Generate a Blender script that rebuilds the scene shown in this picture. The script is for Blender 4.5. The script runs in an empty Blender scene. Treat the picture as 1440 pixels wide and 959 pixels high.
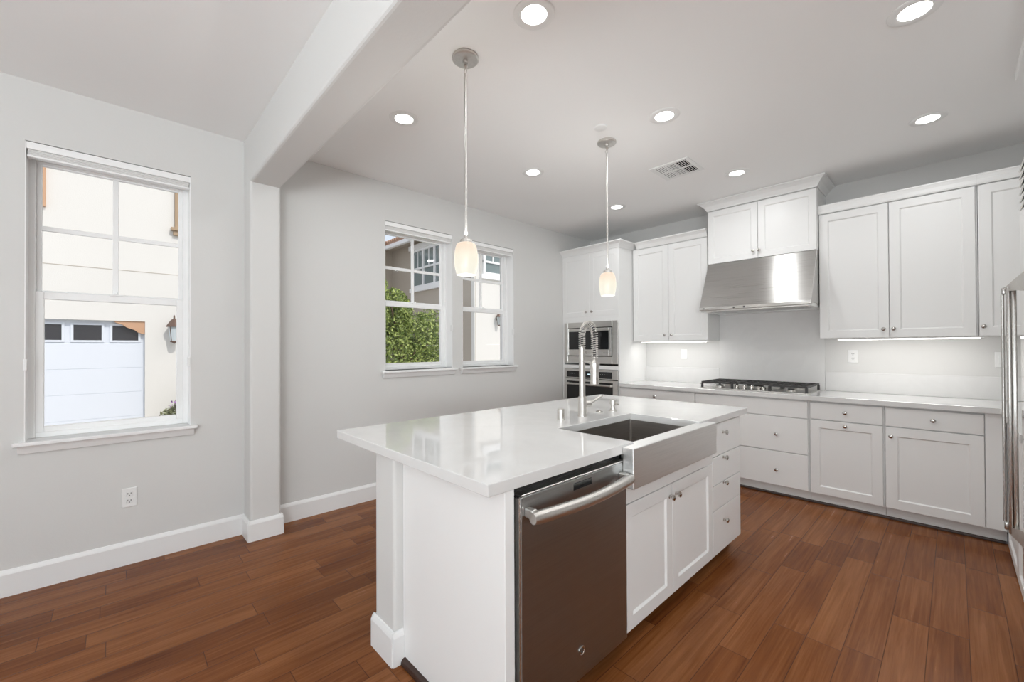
import bpy, bmesh, math, random
from mathutils import Vector, Matrix
random.seed(7)
S = bpy.context.scene
COL = S.collection
# ------------------------------------------------------------------ camera
CAM = Vector((3.5387, 0.0, 1.329)); YAW, PITCH, ROLL, FPX, CY = 0.8117, 0.0071, -0.0045, 589.3, 485.06
fw = Vector((-math.sin(YAW)*math.cos(PITCH), math.cos(YAW)*math.cos(PITCH), math.sin(PITCH)))
rt = Vector((math.cos(YAW), math.sin(YAW), 0)); up = rt.cross(fw)
rt2 = rt*math.cos(ROLL)+up*math.sin(ROLL); up2 = up*math.cos(ROLL)-rt*math.sin(ROLL)
cd = bpy.data.cameras.new('camera'); co = bpy.data.objects.new('camera', cd); COL.objects.link(co)
co.matrix_world = Matrix(((rt2.x, up2.x, -fw.x, CAM.x), (rt2.y, up2.y, -fw.y, CAM.y), (rt2.z, up2.z, -fw.z, CAM.z), (0, 0, 0, 1)))
cd.sensor_width = 36; cd.sensor_fit = 'HORIZONTAL'; cd.lens = 36*FPX/1440; cd.shift_y = (CY-479.5)/1440
cd.clip_start = .02; cd.clip_end = 200
S.camera = co
# ------------------------------------------------------------------ world, sun, exposure
S.view_settings.view_transform = 'Standard'; S.view_settings.look = 'None'
S.view_settings.exposure = 0.1; S.view_settings.gamma = 1.0; S.view_settings.use_curve_mapping = False
w = bpy.data.worlds.new('sky'); S.world = w; w.use_nodes = True
nt = w.node_tree; nt.nodes.clear()
sky = nt.nodes.new('ShaderNodeTexSky'); sky.sky_type = 'NISHITA'; sky.sun_disc = False
sky.sun_elevation = math.radians(55); sky.sun_rotation = math.radians(40); sky.air_density = 1.0; sky.dust_density = 2.5
mixc = nt.nodes.new('ShaderNodeMixRGB'); mixc.inputs[0].default_value = .55; mixc.inputs[2].default_value = (5.5, 5.6, 5.7, 1)
bg = nt.nodes.new('ShaderNodeBackground'); bg.inputs[1].default_value = .19
wo = nt.nodes.new('ShaderNodeOutputWorld')
nt.links.new(sky.outputs[0], mixc.inputs[1]); nt.links.new(mixc.outputs[0], bg.inputs[0]); nt.links.new(bg.outputs[0], wo.inputs[0])
def light(name, kind, loc, energy, color=(1, 1, 1), aim=None, **kw):
    d = bpy.data.lights.new(name, kind); d.energy = energy; d.color = color
    for k, v in kw.items(): setattr(d, k, v)
    o = bpy.data.objects.new(name, d); COL.objects.link(o); o.location = loc
    if aim is not None: o.rotation_euler = (Vector(aim)).to_track_quat('-Z', 'Y').to_euler()
    return o
light('sun', 'SUN', (5, 5, 12), 1.8, (1, .965, .91), aim=(-.72, -.16, -.80), angle=math.radians(.6))
# added daylight lamps at made-up openings out of view, behind and beside the viewer
DAY = (.905, .965, 1.0)
light('added_door_daylight', 'AREA', (3.6, -3.36, 1.15), 98, DAY, aim=(0, 1, 1.8), shape='RECTANGLE', size=3.5, size_y=2.2)
light('added_slit_daylight', 'AREA', (.77, -3.36, 1.45), 1.2, DAY, aim=(.1, 1, .3), shape='RECTANGLE', size=.18, size_y=1.7)  # narrow added lamp, shaped to give the hood its bright streak
light('added_side_daylight', 'AREA', (6.66, -2.4, 1.35), 225, DAY, aim=(-1, .9, 2.8), shape='RECTANGLE', size=1.6, size_y=1.9)

# ------------------------------------------------------------------ materials
def mat(name, color=(.8, .8, .8), rough=.5, metal=0, spec=.5, coat=0, aniso=0, emis=None, es=0, build=None):
    m = bpy.data.materials.new(name); m.use_nodes = True; n = m.node_tree.nodes; b = n['Principled BSDF']
    b.inputs['Base Color'].default_value = (*color, 1); b.inputs['Roughness'].default_value = rough
    b.inputs['Metallic'].default_value = metal; b.inputs['Specular IOR Level'].default_value = spec
    b.inputs['Coat Weight'].default_value = coat; b.inputs['Coat Roughness'].default_value = .12
    b.inputs['Anisotropic'].default_value = aniso
    if emis: b.inputs['Emission Color'].default_value = (*emis, 1); b.inputs['Emission Strength'].default_value = es
    if build: build(m.node_tree, b)
    return m
def N(t, typ, **kw):
    n = t.nodes.new(typ)
    for k, v in kw.items(): setattr(n, k, v)
    return n
def bump_noise(scale, strength, dist=.002, detail=3):
    def f(t, b):
        tc = N(t, 'ShaderNodeTexCoord'); nz = N(t, 'ShaderNodeTexNoise'); nz.inputs['Scale'].default_value = scale; nz.inputs['Detail'].default_value = detail
        bp_ = N(t, 'ShaderNodeBump'); bp_.inputs['Strength'].default_value = strength; bp_.inputs['Distance'].default_value = dist
        t.links.new(tc.outputs['Object'], nz.inputs['Vector']); t.links.new(nz.outputs[0], bp_.inputs['Height']); t.links.new(bp_.outputs[0], b.inputs['Normal'])
    return f
def brushed(sx, sy, sz, c0, c1, r0=.22, r1=.36, tan=None, an=.75):
    def f(t, b):
        if tan:
            cx_ = N(t, 'ShaderNodeCombineXYZ')
            for i_ in range(3): cx_.inputs[i_].default_value = tan[i_]
            t.links.new(cx_.outputs[0], b.inputs['Tangent']); b.inputs['Anisotropic'].default_value = an
        tc = N(t, 'ShaderNodeTexCoord'); mp = N(t, 'ShaderNodeMapping'); mp.inputs['Scale'].default_value = (sx, sy, sz)
        nz = N(t, 'ShaderNodeTexNoise'); nz.inputs['Scale'].default_value = 1; nz.inputs['Detail'].default_value = 4
        t.links.new(tc.outputs['Object'], mp.inputs[0]); t.links.new(mp.outputs[0], nz.inputs['Vector'])
        cr = N(t, 'ShaderNodeValToRGB'); cr.color_ramp.elements[0].color = (*c0, 1); cr.color_ramp.elements[1].color = (*c1, 1)
        cr.color_ramp.elements[0].position = .3; cr.color_ramp.elements[1].position = .7
        mr = N(t, 'ShaderNodeMapRange'); mr.inputs[3].default_value = r0; mr.inputs[4].default_value = r1
        t.links.new(nz.outputs[0], cr.inputs[0]); t.links.new(cr.outputs[0], b.inputs['Base Color'])
        t.links.new(nz.outputs[0], mr.inputs[0]); t.links.new(mr.outputs[0], b.inputs['Roughness'])
    return f
def floor_nodes(t, b):
    W = .1287; L = 1.45
    def math_(op, a, c=None, c2=None):
        n = N(t, 'ShaderNodeMath', operation=op)
        for i, v in enumerate((a, c, c2)):
            if v is None: continue
            if isinstance(v, (int, float)): n.inputs[i].default_value = v
            else: t.links.new(v, n.inputs[i])
        return n.outputs[0]
    tc = N(t, 'ShaderNodeTexCoord'); sp = N(t, 'ShaderNodeSeparateXYZ'); t.links.new(tc.outputs['Object'], sp.inputs[0])
    X, Y = sp.outputs[0], sp.outputs[1]
    xr = math_('DIVIDE', math_('ADD', X, W*40-3.4477+.0), W)
    row = math_('FLOOR', xr); fx = math_('FRACT', xr)
    wn = N(t, 'ShaderNodeTexWhiteNoise', noise_dimensions='1D'); t.links.new(row, wn.inputs['W'])
    yr = math_('ADD', math_('DIVIDE', Y, L), math_('MULTIPLY', wn.outputs[0], 7.31))
    # board lengths vary: half of the cells are cut in two
    cell = math_('FLOOR', yr); fy = math_('FRACT', yr)
    cv = N(t, 'ShaderNodeCombineXYZ'); t.links.new(row, cv.inputs[0]); t.links.new(cell, cv.inputs[1])
    wc = N(t, 'ShaderNodeTexWhiteNoise', noise_dimensions='3D'); t.links.new(cv.outputs[0], wc.inputs['Vector'])
    cut = math_('ADD', math_('MULTIPLY', wc.outputs[0], .5), .25)
    second = math_('GREATER_THAN', fy, cut)
    cv2 = N(t, 'ShaderNodeCombineXYZ'); t.links.new(row, cv2.inputs[0]); t.links.new(cell, cv2.inputs[1]); t.links.new(second, cv2.inputs[2])
    wb = N(t, 'ShaderNodeTexWhiteNoise', noise_dimensions='3D'); t.links.new(cv2.outputs[0], wb.inputs['Vector'])
    # grain
    gv = N(t, 'ShaderNodeCombineXYZ'); t.links.new(math_('MULTIPLY', X, 55), gv.inputs[0]); t.links.new(math_('MULTIPLY', Y, 1.8), gv.inputs[1]); t.links.new(math_('MULTIPLY', wb.outputs[0], 40), gv.inputs[2])
    g = N(t, 'ShaderNodeTexNoise'); g.inputs['Scale'].default_value = 1; g.inputs['Detail'].default_value = 6; g.inputs['Roughness'].default_value = .62; g.inputs['Distortion'].default_value = .8
    t.links.new(gv.outputs[0], g.inputs['Vector'])
    gv2 = N(t, 'ShaderNodeCombineXYZ'); t.links.new(math_('MULTIPLY', X, 9), gv2.inputs[0]); t.links.new(math_('MULTIPLY', Y, 1.3), gv2.inputs[1]); t.links.new(math_('MULTIPLY', wb.outputs[0], 17), gv2.inputs[2])
    g2 = N(t, 'ShaderNodeTexNoise'); g2.inputs['Scale'].default_value = 1; g2.inputs['Detail'].default_value = 3; t.links.new(gv2.outputs[0], g2.inputs['Vector'])
    v = math_('ADD', math_('ADD', math_('MULTIPLY', wb.outputs[0], .20), math_('MULTIPLY', g.outputs[0], .66)), math_('MULTIPLY', g2.outputs[0], .44))
    cr = N(t, 'ShaderNodeValToRGB'); e = cr.color_ramp.elements
    e[0].position = .34; e[0].color = FLOOR_C[0]; e[1].position = .92; e[1].color = FLOOR_C[2]
    m_ = e.new(.62); m_.color = FLOOR_C[1]
    t.links.new(v, cr.inputs[0])
    # seams
    sx = math_('MINIMUM', fx, math_('SUBTRACT', 1, fx)); sx = math_('MULTIPLY', sx, W)
    sy = math_('MINIMUM', math_('MINIMUM', fy, math_('SUBTRACT', 1, fy)), math_('ABSOLUTE', math_('SUBTRACT', fy, cut))); sy = math_('MULTIPLY', sy, L)
    sd = math_('MINIMUM', sx, sy)
    mr = N(t, 'ShaderNodeMapRange'); mr.inputs[1].default_value = 0; mr.inputs[2].default_value = .0022; t.links.new(sd, mr.inputs[0])
    mx = N(t, 'ShaderNodeMixRGB'); mx.inputs[1].default_value = (.05, .02, .011, 1)
    t.links.new(mr.outputs[0], mx.inputs[0]); t.links.new(cr.outputs[0], mx.inputs[2]); t.links.new(mx.outputs[0], b.inputs['Base Color'])
    bp_ = N(t, 'ShaderNodeBump'); bp_.inputs['Strength'].default_value = .35; bp_.inputs['Distance'].default_value = .0015
    hh = math_('ADD', mr.outputs[0], math_('MULTIPLY', g.outputs[0], .25)); t.links.new(hh, bp_.inputs['Height']); t.links.new(bp_.outputs[0], b.inputs['Normal'])
    r2 = N(t, 'ShaderNodeMapRange'); r2.inputs[3].default_value = .17; r2.inputs[4].default_value = .32; t.links.new(g.outputs[0], r2.inputs[0]); t.links.new(r2.outputs[0], b.inputs['Roughness'])
FLOOR_C = [(.085, .022, .0055, 1), (.200, .066, .0180, 1), (.32, .130, .046, 1)]
M = {}
M['wall'] = mat('wall_paint', (.70, .695, .68), .7, spec=.25, build=bump_noise(95, .12, .003))
M['ceiling'] = mat('ceiling_paint', (.92, .917, .91), .8, spec=.2, build=bump_noise(110, .1, .003))
M['trim'] = mat('trim_paint', (.86, .86, .855), .35)
M['cab'] = mat('cabinet_paint', (.865, .862, .852), .38)
M['cabin'] = mat('cabinet_shadow_gap', (.16, .155, .15), .7)
M['floor'] = mat('hardwood_floor', (.2, .08, .04), .32, spec=.13, coat=.0, build=floor_nodes)
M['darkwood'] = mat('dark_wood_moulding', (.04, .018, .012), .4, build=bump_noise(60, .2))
def quartz_nodes(t, b):
    tc = N(t, 'ShaderNodeTexCoord'); nz = N(t, 'ShaderNodeTexNoise'); nz.inputs['Scale'].default_value = 5; nz.inputs['Detail'].default_value = 8; nz.inputs['Distortion'].default_value = 1.4
    t.links.new(tc.outputs['Object'], nz.inputs['Vector'])
    cr = N(t, 'ShaderNodeValToRGB'); e = cr.color_ramp.elements; e[0].position = .35; e[0].color = (.735, .73, .72, 1); e[1].position = .6; e[1].color = (.76, .755, .745, 1)
    t.links.new(nz.outputs[0], cr.inputs[0]); t.links.new(cr.outputs[0], b.inputs['Base Color'])
M['quartz'] = mat('white_quartz', (.86, .855, .84), .045, spec=.95, build=quartz_nodes)
M['splash'] = mat('quartz_backsplash', (.84, .835, .825), .32, spec=.4, build=quartz_nodes)
M['steel_h'] = mat('brushed_steel_across', rough=.3, metal=1, build=brushed(3, 3, 260, (.66, .645, .62), (.74, .725, .70), .26, .36))
M['steel_v'] = mat('brushed_steel_along', rough=.3, metal=1, build=brushed(260, 260, 2, (.50, .485, .465), (.60, .585, .565), .2, .32))
M['steel_dw'] = mat('dark_brushed_steel', rough=.28, metal=1, build=brushed(40, 3, 400, (.34, .345, .345), (.39, .395, .395), .30, .38, (0, .04, 1), .6))
M['steel_hood'] = mat('hood_steel', rough=.3, metal=1, build=brushed(2.5, 240, 240, (.50, .49, .475), (.57, .56, .545), .24, .34, (.04, 0, 1), .85))
M['steel_sink'] = mat('sink_steel', rough=.35, metal=1, build=brushed(200, 3, 200, (.80, .80, .79), (.87, .87, .86), .36, .46, (0, .04, 1), .5))
M['steel_basin'] = mat('sink_basin_steel', rough=.35, metal=1, build=brushed(6, 6, 160, (.40, .375, .355), (.47, .445, .42), .3, .4))
M['mirror_steel'] = mat('polished_steel_door', (.80, .79, .77), .05, metal=1, build=bump_noise(2.5, .03, .01))
M['nickel'] = mat('satin_nickel', rough=.25, metal=1, build=brushed(60, 60, 300, (.64, .62, .59), (.70, .68, .65), .32, .42))
M['knob'] = mat('polished_nickel_knob', (.58, .56, .53), .16, metal=1, build=bump_noise(200, .02))
M['blackglass'] = mat('black_oven_glass', (.012, .012, .013), .05, spec=.6, build=bump_noise(2, .01))
M['black'] = mat('black_enamel', (.02, .02, .02), .4, build=bump_noise(300, .1))
M['castiron'] = mat('cast_iron', (.045, .043, .042), .5, build=bump_noise(400, .25, .001))
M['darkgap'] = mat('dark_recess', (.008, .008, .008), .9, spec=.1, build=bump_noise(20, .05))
M['whiteplastic'] = mat('white_plastic', (.84, .84, .83), .35, build=bump_noise(30, .01))
M['slot'] = mat('dark_slot', (.06, .06, .06), .7, build=bump_noise(20, .05))
M['vinyl'] = mat('window_vinyl', (.93, .93, .925), .35, build=bump_noise(30, .02))
M['fabric'] = mat('shade_fabric', (.78, .775, .76), .85, build=bump_noise(600, .2, .0006))
M['ledlens'] = mat('lit_lens', (.95, .95, .93), .4, emis=(1, .985, .95), es=6.0, build=bump_noise(30, .01))
M['strip'] = mat('lit_strip', (.95, .95, .93), .4, emis=(1, .98, .95), es=3.0, build=bump_noise(30, .01))
def shade_nodes(t, b):
    tc = N(t, 'ShaderNodeTexCoord'); sp = N(t, 'ShaderNodeSeparateXYZ'); t.links.new(tc.outputs['Generated'], sp.inputs[0])
    cr = N(t, 'ShaderNodeValToRGB'); e = cr.color_ramp.elements
    e[0].position = 0; e[0].color = (1, .97, .84, 1); e[1].position = 1; e[1].color = (.98, .74, .56, 1); k = e.new(.55); k.color = (1, .93, .76, 1)
    t.links.new(sp.outputs[2], cr.inputs[0]); t.links.new(cr.outputs[0], b.inputs['Emission Color'])
M['lampshade'] = mat('lit_opal_glass', (.10, .10, .09), .3, emis=(1, .93, .8), es=.80, build=shade_nodes)
def glass_mat():
    m = bpy.data.materials.new('window_glass'); m.use_nodes = True; t = m.node_tree; t.nodes.clear()
    o = N(t, 'ShaderNodeOutputMaterial'); mx = N(t, 'ShaderNodeMixShader'); tr = N(t, 'ShaderNodeBsdfTransparent'); gl = N(t, 'ShaderNodeBsdfGlossy'); gl.inputs['Roughness'].default_value = .02
    fr = N(t, 'ShaderNodeFresnel'); fr.inputs[0].default_value = 1.3
    t.links.new(fr.outputs[0], mx.inputs[0]); t.links.new(tr.outputs[0], mx.inputs[1]); t.links.new(gl.outputs[0], mx.inputs[2]); t.links.new(mx.outputs[0], o.inputs[0])
    return m
M['glass'] = glass_mat()
M['stucco'] = mat('cream_stucco', (.80, .78, .735), .9, spec=.1, build=bump_noise(60, .3, .006))
M['stucco_beige_shade'] = mat('beige_shade_stucco', (.50, .44, .37), .9, spec=.1, build=bump_noise(60, .3, .006))  # beige holds the side wall's shade in its colour; joint and soffit share it
M['garage'] = mat('garage_door_paint', (.78, .82, .88), .5, build=bump_noise(40, .05))
M['browntrim'] = mat('brown_trim', (.60, .36, .22), .7, build=bump_noise(30, .1))
M['tantrim'] = mat('tan_trim', (.42, .30, .19), .7, build=bump_noise(30, .1))
M['rooftile'] = mat('clay_tile', (.48, .30, .21), .8, build=bump_noise(25, .4, .01))
M['darkpane'] = mat('dark_pane', (.05, .05, .055), .1, build=bump_noise(3, .02))
M['bluepane'] = mat('reflective_pane', (.20, .25, .25), .05, build=bump_noise(3, .02))
M['bronze'] = mat('lantern_bronze', (.16, .10, .075), .45, metal=.4, build=bump_noise(80, .1))
M['frost'] = mat('lantern_glass', (.62, .68, .70), .2, build=bump_noise(30, .05))
M['concrete'] = mat('driveway_concrete', (.46, .45, .43), .9, build=bump_noise(30, .3, .004))
def leaf(name, c0, c1):
    def f(t, b):
        g = N(t, 'ShaderNodeNewGeometry'); cr = N(t, 'ShaderNodeValToRGB'); cr.color_ramp.elements[0].color = (*c0, 1); cr.color_ramp.elements[1].color = (*c1, 1)
        t.links.new(g.outputs['Random Per Island'], cr.inputs[0]); t.links.new(cr.outputs[0], b.inputs['Base Color'])
        b.inputs['Transmission Weight'].default_value = 0
    return mat(name, rough=.5, build=f)
M['leaf'] = leaf('green_leaves', (.09, .15, .025), (.46, .54, .15))
M['leafgrey'] = leaf('grey_green_leaves', (.17, .19, .10), (.34, .36, .2))
M['petal'] = mat('purple_petals', (.38, .20, .45), .6, build=bump_noise(30, .1))
M['bark'] = mat('bark', (.16, .10, .06), .9, build=bump_noise(40, .6, .01))

# ------------------------------------------------------------------ mesh helpers
class MB:
    def __init__(s): s.bm = bmesh.new()
    def box(s, x0, x1, y0, y1, z0, z1, bev=0, seg=1):
        t = bmesh.new(); bmesh.ops.create_cube(t, size=1)
        for v in t.verts: v.co = Vector(((x0+x1)/2+v.co.x*(x1-x0), (y0+y1)/2+v.co.y*(y1-y0), (z0+z1)/2+v.co.z*(z1-z0)))
        if bev: bmesh.ops.bevel(t, geom=list(t.edges), offset=bev, segments=seg, affect='EDGES', profile=.5)
        return s.add(t)
    def add(s, t):
        me = bpy.data.meshes.new('tmp'); t.to_mesh(me); t.free(); s.bm.from_mesh(me); bpy.data.meshes.remove(me); return s
    def prism(s, pts, fn, h0, h1, bev=0, seg=2, bevsel=None):
        """pts polygon in (a,b); fn(a,b,h)->xyz ; extruded h0..h1"""
        t = bmesh.new()
        lo = [t.verts.new(fn(a, b, h0)) for a, b in pts]; hi = [t.verts.new(fn(a, b, h1)) for a, b in pts]
        n = len(pts)
        t.faces.new(lo[::-1]); t.faces.new(hi)
        for i in range(n): t.faces.new((lo[i], lo[(i+1) % n], hi[(i+1) % n], hi[i]))
        bmesh.ops.recalc_face_normals(t, faces=t.faces)
        if bev: bmesh.ops.bevel(t, geom=[e for e in t.edges if (bevsel is None or bevsel(e))], offset=bev, segments=seg, affect='EDGES', profile=.5)
        return s.add(t)
    def lathe(s, prof, c, axis='Z', seg=24, smooth=True):
        """prof: list of (r, h) ; along axis (str or Vector) from c"""
        A = {'X': Vector((1, 0, 0)), 'Y': Vector((0, 1, 0)), 'Z': Vector((0, 0, 1)), '-Y': Vector((0, -1, 0)), '-Z': Vector((0, 0, -1)), '-X': Vector((-1, 0, 0))}.get(axis, axis) if isinstance(axis, str) else Vector(axis).normalized()
        u = A.orthogonal().normalized(); v = A.cross(u); c = Vector(c); t = bmesh.new(); rings = []
        for r, h in prof:
            if r < 1e-6: rings.append([t.verts.new(c+A*h)])
            else: rings.append([t.verts.new(c+A*h+(u*math.cos(2*math.pi*k/seg)+v*math.sin(2*math.pi*k/seg))*r) for k in range(seg)])
        for a, b in zip(rings, rings[1:]):
            for k in range(seg):
                k2 = (k+1) % seg
                if len(a) == 1 and len(b) == 1: continue
                if len(a) == 1: f = t.faces.new((a[0], b[k2], b[k]))
                elif len(b) == 1: f = t.faces.new((a[k], a[k2], b[0]))
                else: f = t.faces.new((a[k], a[k2], b[k2], b[k]))
                f.smooth = smooth
        for r_ in (rings[0], rings[-1]):
            if len(r_) > 1: t.faces.new(r_)
        bmesh.ops.recalc_face_normals(t, faces=t.faces)
        return s.add(t)
    def cyl(s, a, b, r, seg=20, r2=None):
        a = Vector(a); b = Vector(b); d = (b-a); L = d.length; r2 = r if r2 is None else r2
        e = min(r*.12, L*.2)
        return s.lathe([(0, 0), (r-e, 0), (r, e), (r2, L-e), (max(r2-e, 1e-5), L), (0, L)], a, d, seg, True)
    def tube(s, path, r, seg=8):
        t = bmesh.new(); P = [Vector(p) for p in path]; rings = []; u = None
        for i, p in enumerate(P):
            d = (P[min(i+1, len(P)-1)]-P[max(i-1, 0)]).normalized()
            u = d.orthogonal().normalized() if u is None else (u-d*u.dot(d)).normalized()
            v = d.cross(u); rr = r[i] if isinstance(r, (list, tuple)) else r
            rings.append([t.verts.new(p+(u*math.cos(2*math.pi*k/seg)+v*math.sin(2*math.pi*k/seg))*rr) for k in range(seg)])
        for a, b in zip(rings, rings[1:]):
            for k in range(seg): t.faces.new((a[k], a[(k+1) % seg], b[(k+1) % seg], b[k])).smooth = True
        t.faces.new(rings[0]); t.faces.new(rings[-1]); bmesh.ops.recalc_face_normals(t, faces=t.faces)
        return s.add(t)
    def shaker(s, fr, u0, u1, v0, v1, th=.02, rail=.06, rec=.009, slope=.009):
        """fr(u,v,w)->xyz, w outward; slab from w=-th..0 with a recessed centre panel"""
        t = bmesh.new()
        def ring(a, w_): return [t.verts.new(fr(*p, w_)) for p in ((u0+a, v0+a), (u1-a, v0+a), (u1-a, v1-a), (u0+a, v1-a))]
        R = [ring(0, -th), ring(0, -.0015), ring(.0015, 0), ring(rail, 0), ring(rail+slope, -rec)]
        t.faces.new(R[0][::-1])
        for a, b in zip(R, R[1:]):
            for k in range(4): t.faces.new((a[k], a[(k+1) % 4], b[(k+1) % 4], b[k]))
        t.faces.new(R[-1]); bmesh.ops.recalc_face_normals(t, faces=t.faces)
        return s.add(t)
    def ring(s, fn, u0, u1, v0, v1, wid, w0, w1, bev=.002):
        """rectangular picture-frame ring, widths (left,right,bottom,top)"""
        l, r, b, tp = wid if isinstance(wid, tuple) else (wid,)*4
        def bx(a0, a1, c0, c1):
            p = fn(a0, c0, w0); q = fn(a1, c1, w1)
            s.box(min(p[0], q[0]), max(p[0], q[0]), min(p[1], q[1]), max(p[1], q[1]), min(p[2], q[2]), max(p[2], q[2]), bev)
        bx(u0, u0+l, v0, v1); bx(u1-r, u1, v0, v1); bx(u0+l, u1-r, v0, v0+b); bx(u0+l, u1-r, v1-tp, v1)
        return s
ORG = {}
def build(name, mb, material, parent=None, origin=None):
    me = bpy.data.meshes.new(name)
    vs = mb.bm.verts
    if parent is not None: org = ORG[parent.name]
    elif origin is not None: org = Vector(origin)
    else:
        xs = [v.co.x for v in vs]; ys = [v.co.y for v in vs]; zs = [v.co.z for v in vs]
        org = Vector(((min(xs)+max(xs))/2, (min(ys)+max(ys))/2, min(zs)))
    for v in vs: v.co -= org
    mb.bm.to_mesh(me); mb.bm.free(); me.materials.append(material)
    if any(p.use_smooth for p in me.polygons): me.set_sharp_from_angle(angle=math.radians(38))
    o = bpy.data.objects.new(name, me); COL.objects.link(o)
    if parent is not None: o.parent = parent
    else: o.location = org
    ORG[o.name] = org
    return o
def tag(o, label, cat, group=None, kind=None):
    if label: o['label'] = label
    if cat: o['category'] = cat
    if group: o['group'] = group
    if kind: o['kind'] = kind
    return o
def thing(name, label, cat, loc, group=None, kind=None):
    o = bpy.data.objects.new(name, None); o.empty_display_size = .1; COL.objects.link(o); o.location = loc; ORG[o.name] = Vector(loc)
    return tag(o, label, cat, group, kind)
def struct(name, mb, m, parent=None, origin=None):
    o = build(name, mb, m, parent, origin)
    if parent is None: o['kind'] = 'structure'
    return o
def B(*a, **k): return MB().box(*a, **k)
BACK = lambda yf: (lambda u, v, w_: (u, yf-w_, v))      # faces -Y
ISL = lambda xf: (lambda u, v, w_: (xf+w_, u, v))       # faces +X
RGT = lambda xf: (lambda u, v, w_: (xf-w_, u, v))       # faces -X
KNOB = [(0, 0), (.0085, 0), (.0085, .002), (.0052, .004), (.005, .013), (.0085, .016), (.0135, .0195), (.0148, .0235), (.0138, .0275), (.009, .030), (0, .031)]
def knob(p, axis, parent): return build('knob', MB().lathe(KNOB, p, axis, 20), M['knob'], parent)

# ------------------------------------------------------------------ room
H = 2.835; YB = 4.90; XR = 4.39; XF = 6.6; YN = -3.3; YF0 = .681; YF1 = .876
struct('floor', B(-.12, XF+.2, YN-.2, YB+.1, -.12, 0), M['floor'], origin=(0, 0, 0))
struct('ceiling', B(-.24, XF+.2, YN-.2, YB+.2, H, H+.15), M['ceiling'])
WINS = [(-.362, .372, .822, 2.497), (1.775, 2.516, 1.128, 2.492), (2.645, 3.386, 1.128, 2.482)]
wl = MB(); y = YN-.2
for (a, b, z0, z1) in WINS:
    wl.box(-.24, 0, y, a, -.3, H); wl.box(-.24, 0, a, b, -.3, z0); wl.box(-.24, 0, a, b, z1, H); y = b
wl.box(-.24, 0, y, YB+.2, -.3, H)
struct('wall_left', wl, M['wall'])
struct('wall_back', B(0, XF+.2, YB, YB+.2, -.3, H), M['wall'])
struct('wall_right', B(XR, XR+.2, 1.9, YB, -.3, H), M['wall'])
wn_ = MB()
wn_.box(0, .66, YN-.2, YN, -.3, H).box(.66, .88, YN-.2, YN, -.3, .5).box(.66, .88, YN-.2, YN, 2.4, H).box(.88, 1.8, YN-.2, YN, -.3, H).box(1.8, 5.4, YN-.2, YN, 2.35, H).box(5.4, XF, YN-.2, YN, -.3, H)
struct('wall_front', wn_, M['wall'])
ws = MB(); ws.box(XF, XF+.2, YN-.2, -3.25, -.3, H).box(XF, XF+.2, -3.25, -1.5, -.3, .3).box(XF, XF+.2, -3.25, -1.5, 2.4, H).box(XF, XF+.2, -1.5, YB+.2, -.3, H)
struct('wall_side', ws, M['wall'])
# bullnose pilaster with the beam it carries
pb = MB().box(-.06, .1840, YF0+.0008, YF1-.0008, -.02, 2.53, .018, 3)
pb.box(-.06, XF+.06, YF0, YF1, 2.495, H+.01, .018, 3)
struct('trim_1', pb, M['wall'])
# shallow ceiling soffit over the refrigerator
struct('trim_2', B(3.785, XF, 1.2, 3.64, 2.80, H+.01, .004), M['ceiling'])
BBP = [(0, 0), (.016, 0), (.016, .118), (.012, .128), (.006, .139), (0, .141)]
bb = MB()
bb.prism(BBP, lambda a, b, h: (a, h, b), YN, YF0)
bb.prism(BBP, lambda a, b, h: (a, h, b), YF1, 4.30)
struct('baseboard_left', bb, M['trim'])
bbp = MB()
bbp.prism(BBP, lambda a, b, h: (.1845+a, h, b), YF0-.010, YF1+.010)
bbp.prism(BBP, lambda a, b, h: (h, YF0-a, b), .0, .1845+.010)
bbp.prism(BBP, lambda a, b, h: (h, YF1+a, b), .0, .1845+.010)
struct('baseboard_pilaster', bbp, M['trim'])

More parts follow.
